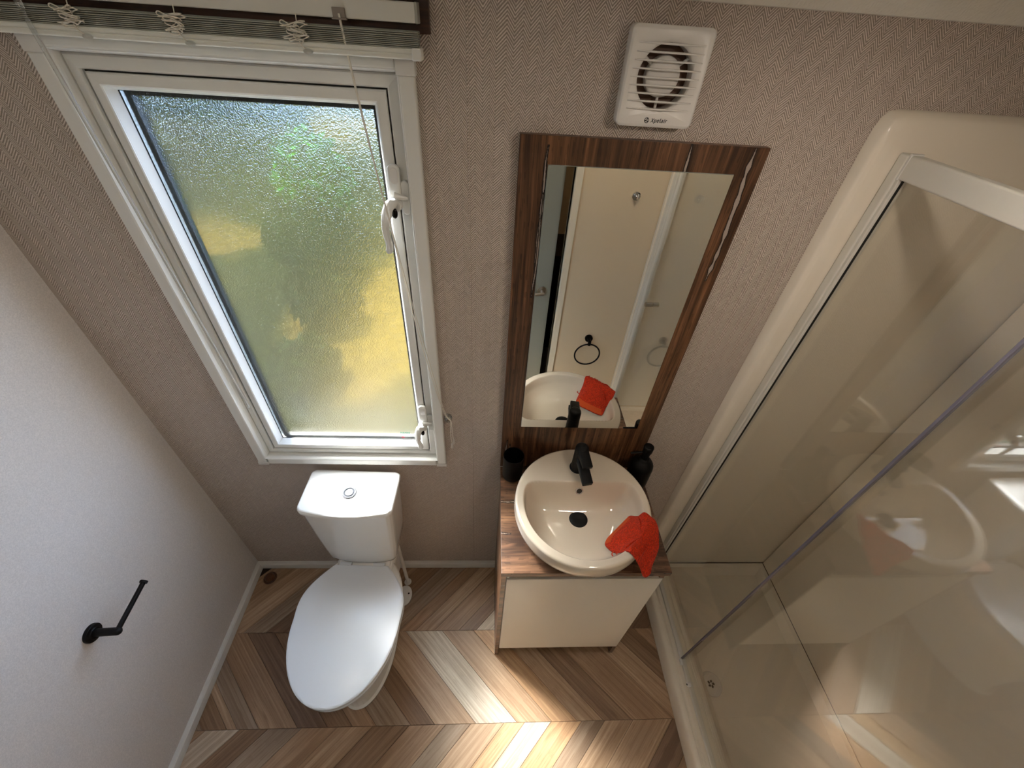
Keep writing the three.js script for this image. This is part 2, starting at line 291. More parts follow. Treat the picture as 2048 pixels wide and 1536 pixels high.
// ---------------------------------------------------------------- ceiling lamp over the basin
{
  const lamp = (x, z, I) => {
    const o = thing('ceiling_light', z > 1.2 ? 'round flush ceiling downlight in the hall beyond the door' : x > 0 ? 'round flush ceiling downlight above the basin side, out of the picture' : 'round flush ceiling downlight above the toilet side, out of the picture', 'light', [x, CEIL, z], 0, 'ceiling downlights');
    mesh('bezel', lathe([[0.036, -0.002], [0.05, -0.012], [0.054, -0.006], [0.056, 0]], 48), whitePlastic, o);
    mesh('lamp_lens', new THREE.CylinderGeometry(0.038, 0.038, 0.002, 40).translate(0, -0.004, 0), std(0xfff0dc, 0.4, { emissive: new THREE.Color().setRGB(1, 0.86, 0.72), emissiveIntensity: 4 }), o);
    const L = new THREE.RectAreaLight(new THREE.Color().setRGB(1, 0.86, 0.72), I, 0.065, 0.065);
    L.position.set(x, CEIL - 0.014, z); L.lookAt(x, 0, z); scene.add(L); return o;
  };
  lamp(0.6, 0.62, 175);
  lamp(-0.5, 0.74, 50);
  lamp(0.55, 1.7, 60);
}

// ---------------------------------------------------------------- window
const GZ = -0.027;                                   // glass plane
{
  const win = sgroup('window_1', 'white framed obscure glass window above the toilet');
  const zc = 0.02, x0 = -0.7914, x1 = -0.1235, y0 = 0.8404, y1 = 2.042, w = 0.0305;
  mesh('casing', rbox(x0, x0 + w, y0 + 0.012, 2.004, 0, zc, 0.004), whitePlastic, win);
  mesh('casing', rbox(x1 - w, x1, y0 + 0.012, 2.004, 0, zc, 0.004), whitePlastic, win);
  mesh('casing', rbox(x0 + w + 0.004, x1 - w - 0.004, y0 + 0.001, y0 + w, 0, zc, 0.005), whitePlastic, win);
  mesh('casing', rbox(x0 + w + 0.004, x1 - w - 0.004, y1 - w, y1, 0, zc, 0.005), whitePlastic, win);
  for (const [a, b, c, d] of [[x0 - 0.002, x0 + w + 0.004, y0 - 0.002, y0 + 0.0125], [x1 - w - 0.004, x1 + 0.002, y0 - 0.002, y0 + 0.0125], [x0 - 0.002, x0 + w + 0.004, 2.0035, y1], [x1 - w - 0.004, x1 + 0.002, 2.0035, y1]]) mesh('corner_cap', rbox(a, b, c, d, 0, zc + 0.0015, 0.002), whiteTrim, win);
  // reveal lining between casing and frame, with a track groove
  mesh('reveal', ring(x0 + w - 0.006, x1 - w + 0.006, y0 + w - 0.006, y1 - w + 0.006, [[0, 0.016], [0.006, 0.019], [0.008, 0.014], [0.0095, 0.008], [0.0085, 0.006], [0.0105, 0.003], [0.0125, -0.004], [0.0125, -0.05], [0, -0.05]]), whitePlastic, win);
  const fx0 = -0.7545, fx1 = -0.1575, fy0 = 0.878, fy1 = 2.004;
  mesh('frame', ring(fx0, fx1, fy0, fy1, [[0, -0.05], [0, -0.009], [0.003, -0.005], [0.0195, -0.001], [0.022, -0.0025], [0.0235, -0.006], [0.0235, -0.05]]), whitePlastic, win);
  mesh('gasket', ring(fx0 + 0.0225, fx1 - 0.0225, fy0 + 0.0225, fy1 - 0.0225, [[0, -0.045], [0, -0.012], [0.009, -0.012], [0.009, -0.045]]), gasketBlack, win);
  const sx0 = fx0 + 0.0285, sx1 = fx1 - 0.0265, sy0 = fy0 + 0.0295, sy1 = fy1 - 0.0265;
  mesh('sash', ring(sx0, sx1, sy0, sy1, [[0, -0.045], [0, -0.004], [0.0025, -0.001], [0.018, 0.0005], [0.0205, -0.001], [0.021, -0.006], [0.0225, -0.02], [0.0225, -0.045]]), whitePlastic, win);
  mesh('glazing_bead', ring(sx0 + 0.0195, sx1 - 0.0195, sy0 + 0.0195, sy1 - 0.0195, [[0, -0.004], [0.0015, -0.0035], [0.009, -0.022], [0.009, GZ + 0.0005], [0, GZ + 0.0005]]), whitePlastic, win);
  mesh('glazing_seal', ring(sx0 + 0.0275, sx1 - 0.0275, sy0 + 0.0275, sy1 - 0.0275, [[0, -0.024], [0.0022, -0.0242], [0.0022, GZ + 0.0004], [0, GZ + 0.0004]]), gasketBlack, win);
  // obscure glass: pebbled inner pane
  const pebble = tex(1024, 1024, (u, v) => {
    const n = noise(u * 170, v * 170, 51, 170, 170) * 0.6 + noise(u * 340, v * 340, 52, 340, 340) * 0.4;
    const q = 255 * clamp((n - 0.2) * 1.5, 0, 1); return [q, q, q];
  }, { srgb: false, repeat: [1 / 0.4, 1 / 0.4] });
  const gx0 = sx0 + 0.02, gx1 = sx1 - 0.02, gy0 = sy0 + 0.02, gy1 = sy1 - 0.02;
  const obscure = phys(0xd2d7d0, 0.3, { transmission: 1, thickness: 0.004, ior: 1.3, bumpMap: pebble, bumpScale: 0.0011, transparent: true, opacity: 0.6 });
  mesh('glass_pane', planarUV(box(gx0, gx1, gy0, gy1, GZ - 0.004, GZ)), obscure, win);
  mesh('spacer_bar', ring(gx0 + 0.013, gx1 - 0.004, gy0 + 0.006, gy1 - 0.006, [[0, GZ - 0.0045], [0.011, GZ - 0.0045], [0.011, GZ - 0.02], [0, GZ - 0.02]]), gasketBlack, win);
  // espagnolette handles with black lock buttons, and their keeps
  const handle = (px, py, tx, ty, out, by) => {
    const base = extrudeZ(roundRect(-0.0125, 0.0125, -0.045, 0.05, 0.0122, 8), 0, 0.011, 0.003).translate(px + 0.004, by, 0.0005);
    const boss = new THREE.CylinderGeometry(0.0145, 0.016, 0.016, 28).rotateX(Math.PI / 2).translate(px, py, 0.016);
    const dx = tx - px, dy = ty - py, sec = [];
    for (let i = 0; i <= 20; i++) { const t = i / 20, cx = px + dx * t - 0.012 * Math.sin(Math.PI * Math.min(1, t * 1.2)), cy = py + 0.016 + (dy - 0.016) * t, cz = 0.024 + out * Math.sin(Math.PI * 0.5 * Math.min(1, t * 1.6)) * (1 - 0.25 * t), wd = lerp(0.0145, 0.0085, sstep(0.05, 0.55, t)) * (i === 20 ? 0.55 : 1) * (i === 0 ? 0.6 : 1), th = lerp(0.008, 0.0042, t);
      sec.push(Array.from({ length: 18 }, (_, k) => { const a = k / 18 * 2 * Math.PI; return [cx + wd * Math.cos(a), cy, cz + th * Math.sin(a)]; })); }
    const nose = loft([0, 0.35, 0.7, 1].map((t) => Array.from({ length: 14 }, (_, k) => { const a = k / 14 * 2 * Math.PI; return [px + 0.004 + 0.026 * t, py + 0.02 - 0.006 * t + (0.009 - 0.006 * t) * Math.cos(a), 0.02 - 0.008 * t + (0.007 - 0.004 * t) * Math.sin(a)]; })));
    const h = mesh('handle', merge([base, boss, loft(sec), nose]), whitePlastic, win);
    const b = mesh('lock_button', new THREE.SphereGeometry(1, 24, 16).scale(0.0068, 0.0115, 0.005).translate(px + 0.001, py - 0.012, 0.031), blackGloss, h); b.userData.label = 'black lock button';
    mesh('thumb_recess', extrudeZ(roundRect(-0.008, 0.008, -0.016, 0.016, 0.0078, 8), 0, 0.0015, 0.0006).translate(px + 0.005, by + 0.028, 0.0112), whiteTrim, h);
    mesh('keep', extrudeZ(roundRect(-0.009, 0.009, -0.036, 0.036, 0.0088, 8), 0, 0.008, 0.0025).translate(-0.167, py + 0.012, -0.002), whitePlastic, win);
  };
  handle(-0.1905, 1.771, -0.2125, 1.668, 0.014, 1.802);
  handle(-0.1925, 1.048, -0.2045, 0.955, 0.012, 1.09);
  // printed mark and specks on the pane
  const print = (name, g, c) => mesh(name, g, std(c, 0.6), win);
  print('printed_mark', new TextGeometry('NEANS', { font, size: 0.0075, depth: 0.0003 }).translate(-0.283, 0.966, GZ + 0.0004), 0x2f9a86);
  print('red_dot', new THREE.CylinderGeometry(0.0045, 0.0045, 0.0004, 20).rotateX(Math.PI / 2).scale(1.25, 1, 1).translate(-0.276, 0.945, GZ + 0.0006), 0xc0505c);
  print('grey_dot', new THREE.CylinderGeometry(0.0035, 0.0035, 0.0004, 20).rotateX(Math.PI / 2).scale(1.6, 0.8, 1).translate(-0.271, 0.928, GZ + 0.0006), 0x8c9094);
  print('brown_speck', new THREE.SphereGeometry(0.0028, 10, 8).scale(0.6, 1.7, 0.4).translate(-0.213, 1.963, GZ + 0.001), 0x3a2412);
}
// outside, seen blurred through the obscure glass
{
  const Y = -0.62;
  const lawnTex = tex(1024, 1024, (u, v) => {
    const x = -9 + u * 14, z = -18 + v * 17.5, n = noise(x * 1.6, z * 1.6, 61) * 0.6 + noise(x * 4, z * 4, 62) * 0.4, f = noise(x * 22, z * 22, 63);
    const blob = (cx, cz, rx, rz) => sstep(1.25, 0.75, Math.hypot((x - cx) / rx, (z - cz) / rz) + (n - 0.5) * 0.7);
    const dry = Math.max(blob(-1.15, -3.3, 0.95, 1.35), blob(-4.1, -5.6, 1.1, 1.2), 0.75 * blob(-5.3, -14, 2.2, 4.5));
    const k = 0.8 + 0.4 * f, g = [lerp(18, 28, n) * k, lerp(22, 31, n) * k, lerp(10, 14, n) * k], d = [74 * k, 61 * k, 25 * k];
    return [lerp(g[0], d[0], dry), lerp(g[1], d[1], dry), lerp(g[2], d[2], dry)];
  }, { wrap: false });
  const g = new THREE.PlaneGeometry(34, 20.5, 1, 1).rotateX(-Math.PI / 2).translate(-6, Y, -10.75);
  { const p = g.attributes.position, uv = g.attributes.uv; for (let i = 0; i < p.count; i++) uv.setXY(i, (p.getX(i) + 9) / 14, (p.getZ(i) + 18) / 17.5); }
  struct(mesh('ground', g, phys(0xffffff, 1, { map: lawnTex, specularIntensity: 0 })), 'grass with yellow dry patches outside the window');
  const shrub = (x, z, rx, ry, color, n, label) => {
    const pos = [];
    for (let i = 0; i < n; i++) {
      const a = rr(0, 2 * Math.PI), c = rr(-0.6, 1), s = Math.sqrt(1 - c * c), q = Math.pow(rnd(), 0.3), lump = 0.82 + 0.36 * noise(a * 1.5 + 9, c * 3 + 9, n);
      const p = V(rx * s * Math.cos(a) * q * lump, ry * (0.5 + 0.5 * c * q * lump), rx * s * Math.sin(a) * q * lump), L = rr(0.04, 0.09) * (1 + rx * 0.9), d = V(rr(-1, 1), rr(-1, 1), rr(-1, 1)).normalize(), e = V(rr(-1, 1), rr(-1, 1), rr(-1, 1)).cross(d).normalize();
      const A = p.clone().addScaledVector(d, L), B = p.clone().addScaledVector(e, L * 0.45), C = p.clone().addScaledVector(d, -L), D = p.clone().addScaledVector(e, -L * 0.45);
      for (const q2 of [A, B, C, A, C, D]) pos.push(q2.x, q2.y, q2.z);
    }
    const lg = new THREE.BufferGeometry(); lg.setAttribute('position', new THREE.Float32BufferAttribute(pos, 3)); lg.computeVertexNormals();
    const o = thing('shrub', label, 'shrub', [x, Y, z], 0, 'shrubs on the grass outside');
    const f = mesh('foliage', lg, phys(color, 1, { specularIntensity: 0 }), o); f.userData.kind = 'stuff';
    mesh('stem', merge([0, 1, 2, 3].map((k) => rod([0.02 * k - 0.03, 0, 0.02], [rx * 0.4 * Math.cos(k * 1.7), ry * 0.5, rx * 0.4 * Math.sin(k * 1.7)], 0.02, 8, 0.01))), std(0x4a3524, 0.9), o);
  };
  shrub(-2.3, -4.3, 0.5, 0.85, 0x141c0f, 1500, 'dark green shrub blurred across the middle of the window glass');
  shrub(-1.8, -3.15, 0.34, 0.5, 0x1c2412, 900, 'low grey-green shrub blurred below the middle of the glass');
  shrub(-2.62, -5.7, 0.5, 1.35, 0x2c6412, 1500, 'bright green shrub blurred beside the window handle');
  shrub(-6.4, -9.2, 2.2, 3.9, 0x161d15, 7000, 'tall dark shrub blurred in the top left corner of the glass');
  ['leftmost', 'second from left', 'middle', 'second from right', 'rightmost'].forEach((w, i) => shrub(-17.5 + i * 4.3, -17.2, 1.7, 4.4 + 0.4 * (i % 3), [0x4a4a2c, 0x3c4226][i % 2], 4200, `${w} pale olive hedge tree of the row beyond the grass`));
  shrub(-3.9, -7.0, 0.95, 1.75, 0x172210, 1600, 'mid green shrub blurred near the top of the glass');
  shrub(-1.7, -2.1, 0.3, 0.35, 0x252e18, 700, 'pale green low shrub blurred at the bottom of the glass');
}
// ---------------------------------------------------------------- blind over the window
tag(mesh('pelmet_board', planarUV(rbox(-0.9, -0.0914, 2.064, 2.131, 0, 0.018, 0.0012), true), darkWood), 'dark brown wooden board behind the blind head rail', 'board');
{
  const b = thing('venetian_blind', 'white venetian blind pulled up above the window, slats stacked under its head rail', 'blind', [0, 0, 0]);
  const z0 = 0.026, z1 = 0.052, xl = -0.872, xr = -0.1065;
  mesh('head_rail', rbox(xl, xr - 0.004, 2.078, 2.1045, 0.0185, 0.046, 0.002), railWhite, b);
  mesh('end_cap', rbox(xr - 0.005, xr, 2.0775, 2.105, 0.018, 0.0465, 0.0015), std(0xa9aaa4, 0.5), b);
  const cv = Array.from({ length: 9 }, (_, i) => { const t = i / 8; return [lerp(z0, z1, t), 0.0022 * Math.sin(Math.PI * t)]; });
  const outline = [...cv, ...cv.slice().reverse().map(([z, y]) => [z, y - 0.0009])];
  const slat = new THREE.ExtrudeGeometry(new THREE.Shape(outline.map(([z, y]) => new THREE.Vector2(-z, y))), { depth: xr - 0.001 - xl, bevelEnabled: false }).rotateY(Math.PI / 2).translate(xl, 0, 0);
  for (let i = 0; i < 9; i++) { const s = mesh('slat', slat, slatMat, b); s.position.set(rr(-0.001, 0.001), 2.0468 + i * 0.0024 + (i > 6 ? 0.0006 : 0), rr(-0.0012, 0.0012)); }
  const br = mesh('bottom_rail', merge([rbox(xl, xr, 2.0375, 2.0455, z0 - 0.001, z1 + 0.001, 0.003), rbox(xl, xr, 2.03, 2.0385, z0 + 0.002, z1 + 0.0015, 0.003)]), std(0xe4e4dc, 0.3), b);
  mesh('rail_end', rbox(xr - 0.014, xr + 0.003, 2.0285, 2.0465, z0 - 0.002, z1 + 0.003, 0.003), whitePlastic, br);
  // gathered ladder cords: three tangles of string
  [[-0.6585, 1], [-0.4965, 2], [-0.305, 3]].forEach(([x, s]) => {
    const parts = [];
    for (let L = 0; L < 9; L++) {
      const y = 2.0465 + L * 0.0026, side = L % 2 ? 1 : -1, w = rr(0.008, 0.017), pts = [];
      for (let k = 0; k <= 8; k++) { const a = k / 8 * 2 * Math.PI; pts.push([x + side * 0.003 + w * Math.cos(a) * (1 + 0.25 * Math.sin(a * 2 + L)), y + 0.0035 * Math.sin(a + L) + rr(-0.0015, 0.0015), z1 + 0.006 + 0.003 * Math.sin(a * 2 + L) + rr(0, 0.002)]); }
      parts.push(tube(pts, 0.0009, 36, 6));
    }
    parts.push(tube([[x - 0.01, 2.066, z1 + 0.004], [x - 0.021, 2.071, z1 + 0.006], [x - 0.024, 2.068, z1 + 0.006], [x - 0.014, 2.064, z1 + 0.006], [x, 2.066, z1 + 0.003], [x + 0.001, 2.08, z1 - 0.004]], 0.0009, 40, 6));
    parts.push(tube([[x + 0.001, 2.048, z1 + 0.007], [x + 0.003, 2.041, z1 + 0.006], [x + 0.009, 2.034, z1 + 0.004]], 0.0008, 16, 6));
    mesh('ladder_cord', merge(parts), cordMat, b);
    mesh('cord_plug', new THREE.SphereGeometry(0.006, 16, 10).scale(1.4, 0.7, 0.6).translate(x + 0.011, 2.0325, z1 + 0.003), clearPlastic, b);
  });
  mesh('cord_lock', merge([rbox(-0.244, -0.224, 2.0785, 2.0915, 0.0455, 0.05, 0.001), rbox(-0.246, -0.222, 2.076, 2.079, 0.044, 0.052, 0.001)]), std(0x8a8078, 0.25), b);
  // lift cords: from the cord lock past the upper handle to the cleat
  mesh('lift_cord', tube([[-0.2345, 2.084, 0.05], [-0.225, 1.97, 0.05], [-0.2045, 1.79, 0.05], [-0.1605, 1.4, 0.034], [-0.109, 1.092, 0.014], [-0.0995, 1.08, 0.012], [-0.0985, 1.06, 0.012], [-0.1015, 0.995, 0.01], [-0.098, 0.962, 0.01]], 0.0013, 90, 6), cordMat, b);
  mesh('lift_cord', tube([[-0.233, 2.084, 0.0505], [-0.223, 1.97, 0.0515], [-0.2025, 1.785, 0.052], [-0.1535, 1.4, 0.036], [-0.1065, 1.094, 0.0155], [-0.097, 1.078, 0.013], [-0.095, 1.05, 0.012], [-0.094, 1.0, 0.011], [-0.0915, 0.982, 0.011]], 0.0013, 90, 6), cordMat, b);
  for (const [x, y] of [[-0.098, 0.937], [-0.0912, 0.959]]) mesh('tassel', lathe([[0.0012, 0.024], [0.003, 0.023], [0.0042, 0.012], [0.005, 0.0005], [0.0045, 0], [0.0001, 0]], 20).translate(x, y, 0.0105), std(0xcfc8c0, 0.5), b);
  // clear tilt wand with its hook
  const wand = mesh('tilt_wand', rod([-0.728, 2.05, 0.057], [-0.7165, 1.14, 0.03], 0.0035, 8), clearPlastic, b);
  mesh('wand_hook', merge([rod([-0.7295, 2.095, 0.053], [-0.7285, 2.062, 0.056], 0.005, 8), rod([-0.7285, 2.06, 0.056], [-0.728, 2.048, 0.057], 0.0024, 8)]), clearPlastic, wand);
}
{ const c = thing('cord_cleat', 'small clear plastic cord cleat on the wallpaper right of the window', 'cleat', [-0.1065, 1.0835, 0]);
  mesh('cleat_body', merge([lathe([[0.0001, 0], [0.0125, 0], [0.013, 0.003], [0.009, 0.0045], [0.0085, 0.009], [0.0125, 0.0105], [0.012, 0.013], [0.0001, 0.0135]], 32).rotateX(Math.PI / 2).scale(1, 1.25, 1)]), clearPlastic, c);
  mesh('screw', new THREE.CylinderGeometry(0.003, 0.003, 0.0015, 16).rotateX(Math.PI / 2).translate(0, 0, 0.0142), chrome, c); }

// ---------------------------------------------------------------- toilet
{
  const t = thing('toilet', 'white close-coupled toilet with its lid down under the window', 'toilet', [-0.452, 0, 0], -0.03);
  const egg = (zb, zf, hw, k = 0, n = 72, zwide = 0.42, flat = 0.58) => Array.from({ length: n }, (_, i) => {          // flat back, round front
    const a = i / n * 2 * Math.PI, c = Math.cos(a), s = Math.sin(a), zm = lerp(zb, zf, zwide);
    if (c >= 0) return [hw * s, zm + (zf - zm) * Math.pow(c, 0.97)];
    const q = Math.pow(-c, 1.0); return [hw * s * lerp(1, flat + (1 - flat) * Math.abs(s), Math.pow(q, 1.3) * 0), zm - (zm - zb) * Math.pow(q, 0.8)];
  });
  // lid outline with a straight hinge edge
  const lidPts = (d) => { const o = [], zb = 0.206 + d, zf = 0.664 - d, hw = 0.1885 - d, zm = 0.405;
    for (let i = 0; i <= 40; i++) { const a = -Math.PI / 2 + Math.PI * i / 40; o.push([hw * Math.sin(a), zm + (zf - zm) * Math.cos(a)]); }
    for (let i = 1; i <= 14; i++) { const u = i / 14; o.push([lerp(hw, 0.104, 1 - Math.pow(1 - u, 0.0001 + 1) * 1) * 1 + 0.034 * Math.sin(Math.PI * u) * 1, lerp(zm, zb, u)]); }
    for (let i = 14; i >= 1; i--) { const u = i / 14; o.push([-(lerp(hw, 0.104, u) + 0.034 * Math.sin(Math.PI * u)), lerp(zm, zb, u)]); }
    return o; };
  mesh('seat_lid', extrudeY(lidPts(0), 0.424, 0.446, 0.006), seatPlastic, t);
  mesh('seat_ring', extrudeY(lidPts(0.002), 0.3985, 0.4195, 0.005, [circle(0, 0.43, 0.11, 40)]), seatPlastic, t);
  for (const s of [-1, 1]) mesh('hinge', rod([s * 0.065 - 0.022, 0.428, 0.2], [s * 0.065 + 0.022, 0.428, 0.2], 0.0115, 20), seatPlastic, t);
  // pan: lofted bowl running down into the pedestal
  const sec = (y, zb, zf, hw, zw) => egg(zb, zf, hw, 0, 72, zw).map(([x, z]) => [x, y, z]);
  mesh('pan', loft([
    sec(0.0, 0.075, 0.585, 0.112, 0.55), sec(0.012, 0.075, 0.587, 0.113, 0.55), sec(0.02, 0.085, 0.578, 0.103, 0.55), sec(0.07, 0.1, 0.57, 0.097, 0.56), sec(0.15, 0.11, 0.572, 0.1, 0.56), sec(0.22, 0.115, 0.585, 0.115, 0.55),
    sec(0.28, 0.115, 0.61, 0.14, 0.53), sec(0.33, 0.115, 0.635, 0.164, 0.51), sec(0.37, 0.12, 0.648, 0.176, 0.5), sec(0.389, 0.12, 0.651, 0.178, 0.5), sec(0.396, 0.125, 0.646, 0.173, 0.5)]), ceramic, t);
  const dense = (pts) => pts.flatMap((p, i) => { const q = pts[(i + 1) % pts.length]; return (i + 1) % 8 ? [p] : Array.from({ length: 10 }, (_, k) => [lerp(p[0], q[0], k / 10), lerp(p[1], q[1], k / 10)]); });
  const rr2 = (hw, zb, zf, r, y, bow = 0) => dense(roundRect(-hw, hw, zb, zf, r, 7)).map(([x, z]) => [x, y, z + (z > (zb + zf) / 2 ? bow * (1 - (x / hw) ** 2) : 0)]);
  mesh('cistern_deck', loft([rr2(0.1, 0.05, 0.22, 0.03, 0.2), rr2(0.108, 0.035, 0.23, 0.03, 0.34), rr2(0.112, 0.03, 0.232, 0.03, 0.4), rr2(0.108, 0.034, 0.228, 0.03, 0.408), rr2(0.104, 0.038, 0.22, 0.03, 0.409), rr2(0.1, 0.04, 0.185, 0.03, 0.43)]), ceramic, t);
  const cz = 0.022;
  mesh('cistern', loft([rr2(0.098, cz + 0.02, 0.145, 0.03, 0.4185, 0.008), rr2(0.117, cz + 0.005, 0.165, 0.019, 0.4215, 0.01), rr2(0.1265, cz, 0.175, 0.019, 0.432, 0.017), rr2(0.1325, cz, 0.1795, 0.019, 0.455, 0.017), rr2(0.138, cz, 0.1815, 0.019, 0.52, 0.018), rr2(0.1475, cz, 0.1835, 0.019, 0.65, 0.020), rr2(0.155, cz, 0.1855, 0.019, 0.778, 0.021), rr2(0.151, cz + 0.004, 0.182, 0.016, 0.782, 0.021)]), ceramic, t);
  mesh('cistern_lid', loft([rr2(0.156, cz, 0.187, 0.019, 0.784, 0.021), rr2(0.1605, cz - 0.003, 0.191, 0.019, 0.788, 0.022), rr2(0.1615, cz - 0.003, 0.192, 0.019, 0.802, 0.022), rr2(0.159, cz, 0.1895, 0.019, 0.8085, 0.022), rr2(0.153, cz + 0.006, 0.184, 0.016, 0.812, 0.021), rr2(0.09, 0.05, 0.15, 0.02, 0.8135, 0.01)]), ceramic, t);
  const fb = mesh('flush_button', lathe([[0.0001, 0.004], [0.012, 0.0045], [0.0145, 0.0035], [0.0155, 0.001], [0.0165, 0.001], [0.018, 0.004], [0.021, 0.004], [0.0225, 0.002], [0.0225, -0.004]], 40).translate(0.002, 0.8145, 0.12), std(0x4a4e55, 0.45), t); mesh('button_ring', new THREE.TorusGeometry(0.0225, 0.0022, 10, 44).rotateX(Math.PI / 2).translate(0.002, 0.8155, 0.12), std(0x3a3d42, 0.5), fb); fb.userData.label = 'round chrome flush button';
  for (const s of [-1, 1]) { const fl = mesh('floor_lug', extrudeY(circle(s * 0.108, 0.15, 0.034, 28).map(([x, z]) => [x, lerp(0.15, z, 1.35)]), 0.0005, 0.014, 0.004), ceramic, t); mesh('fixing_hole', new THREE.CylinderGeometry(0.004, 0.004, 0.001, 14).translate(s * 0.126, 0.0143, 0.142), blackMatt, fl); }
}
{ const p = thing('water_supply_pipe', 'thin white water pipe rising from the floor beside the toilet', 'pipe', [-0.345, 0, 0.086]);
  mesh('pipe', rod([0, 0.003, 0], [-0.004, 0.414, 0], 0.0075, 16), whiteTrim, p);
  mesh('floor_collar', lathe([[0.0076, 0.006], [0.012, 0.0055], [0.0165, 0.002], [0.017, 0.0002]], 28), whiteTrim, p); }
{ const d = thing('door_stop', 'amber brown round door stop on the floor in the corner', 'door stop', [-1.006, 0, 0.064]);
  mesh('skirt', lathe([[0.0001, 0.003], [0.022, 0.004], [0.029, 0.0035], [0.03, 0.0002]], 36), phys(0x4a2c18, 0.3), d);
  mesh('dome', lathe([[0.0215, 0.003], [0.021, 0.012], [0.018, 0.02], [0.012, 0.0245], [0.0001, 0.026]], 36), phys(0x573620, 0.28), d); }
{ const h = thing('toilet_roll_holder', 'black empty toilet roll holder on the pale left wall', 'roll holder', [XL, 0.735, 0.53]);
  mesh('rose', lathe([[0.0001, 0.016], [0.014, 0.0155], [0.0165, 0.013], [0.0175, 0.011], [0.024, 0.0105], [0.0255, 0.008], [0.0255, 0.0003]], 40).rotateZ(-Math.PI / 2), blackMatt, h);
  mesh('bracket', merge([rod([0.01, 0.002, 0], [0.079, 0.012, 0], 0.0105, 24), new THREE.SphereGeometry(0.0105, 20, 12).translate(0.079, 0.012, 0)]), blackMatt, h);
  const bar = mesh('bar', rod([0.077, 0.012, 0], [0.077, 0.026, -0.13], 0.0068, 20), blackMatt, h);
  mesh('end_stop', rod([0.077, 0.0255, -0.127], [0.077, 0.0262, -0.133], 0.0105, 24), blackMatt, bar); }

// ---------------------------------------------------------------- vanity
{
  const v = thing('vanity_cabinet', 'wood sided vanity cabinet with a cream door under the basin', 'cabinet', [0, 0, 0]);
  const L = 0.079, R = 0.603, F = 0.4005, T = 0.8175;
  mesh('side_panel', planarUV(rbox(L, L + 0.0155, 0.0005, T, 0.022, F, 0.0006), true), topMat, v);
  mesh('side_panel', planarUV(rbox(R - 0.0155, R, 0.0005, T, 0.022, F, 0.0006), true), topMat, v);
  mesh('back_panel', box(L + 0.0155, R - 0.0155, 0.1, T, 0.022, 0.03), creamGloss, v);
  mesh('base_panel', box(L + 0.0155, R - 0.0155, 0.1, 0.116, 0.03, F - 0.022), creamGloss, v);
  mesh('grip_rail', box(L + 0.0155, R - 0.0155, 0.772, 0.79, F - 0.045, F - 0.022), std(0x8c8078, 0.5), v);
  const d = mesh('door', rbox(L + 0.0165, R - 0.0165 + 0.014, 0.098, 0.772, F - 0.018, F + 0.0035, 0.0025), phys(0xf3ede2, 0.33), v);
  d.userData.label = 'plain cream door';
  mesh('door_bumper', new THREE.SphereGeometry(0.006, 16, 10).scale(1, 1.2, 0.5).translate(L + 0.021, 0.779, F - 0.003), whitePlastic, v);
}
tag(mesh('worktop', planarUV(rbox(0.0764, 0.6056, 0.818, 0.84, 0.0195, 0.4152, 0.0012), true), topMat), 'brown wood-effect worktop carrying the round basin', 'worktop');
{
  const g = planarUV(rbox(0.0758, 0.5956, 0.841, 1.9223, 0, 0.0185, 0.0008));
  const p = g.attributes.position, uv = g.attributes.uv; for (let i = 0; i < p.count; i++) uv.setXY(i, (uv.getX(i) - 0.0758) / 0.5198, (uv.getY(i) - 0.841) / 1.0813);
  tag(mesh('mirror_board', g, boardMat), 'tall dark walnut board with pale cracks framing the mirror', 'board');
}
{ const m = thing('wall_mirror', 'tall frameless mirror fixed on the walnut board above the basin', 'mirror', [0.33735, 1.4673, 0.0187]);
  const w = 0.1999, h = 0.4023;
  mesh('mirror_back', box(-w, w, -h, h, 0, 0.003), std(0x9aa09a, 0.4), m);
  mesh('mirror_face', box(-w + 0.0006, w - 0.0006, -h + 0.0006, h - 0.0006, 0.003, 0.0042), std(0xeef0ec, 0.008, { metalness: 1 }), m); }
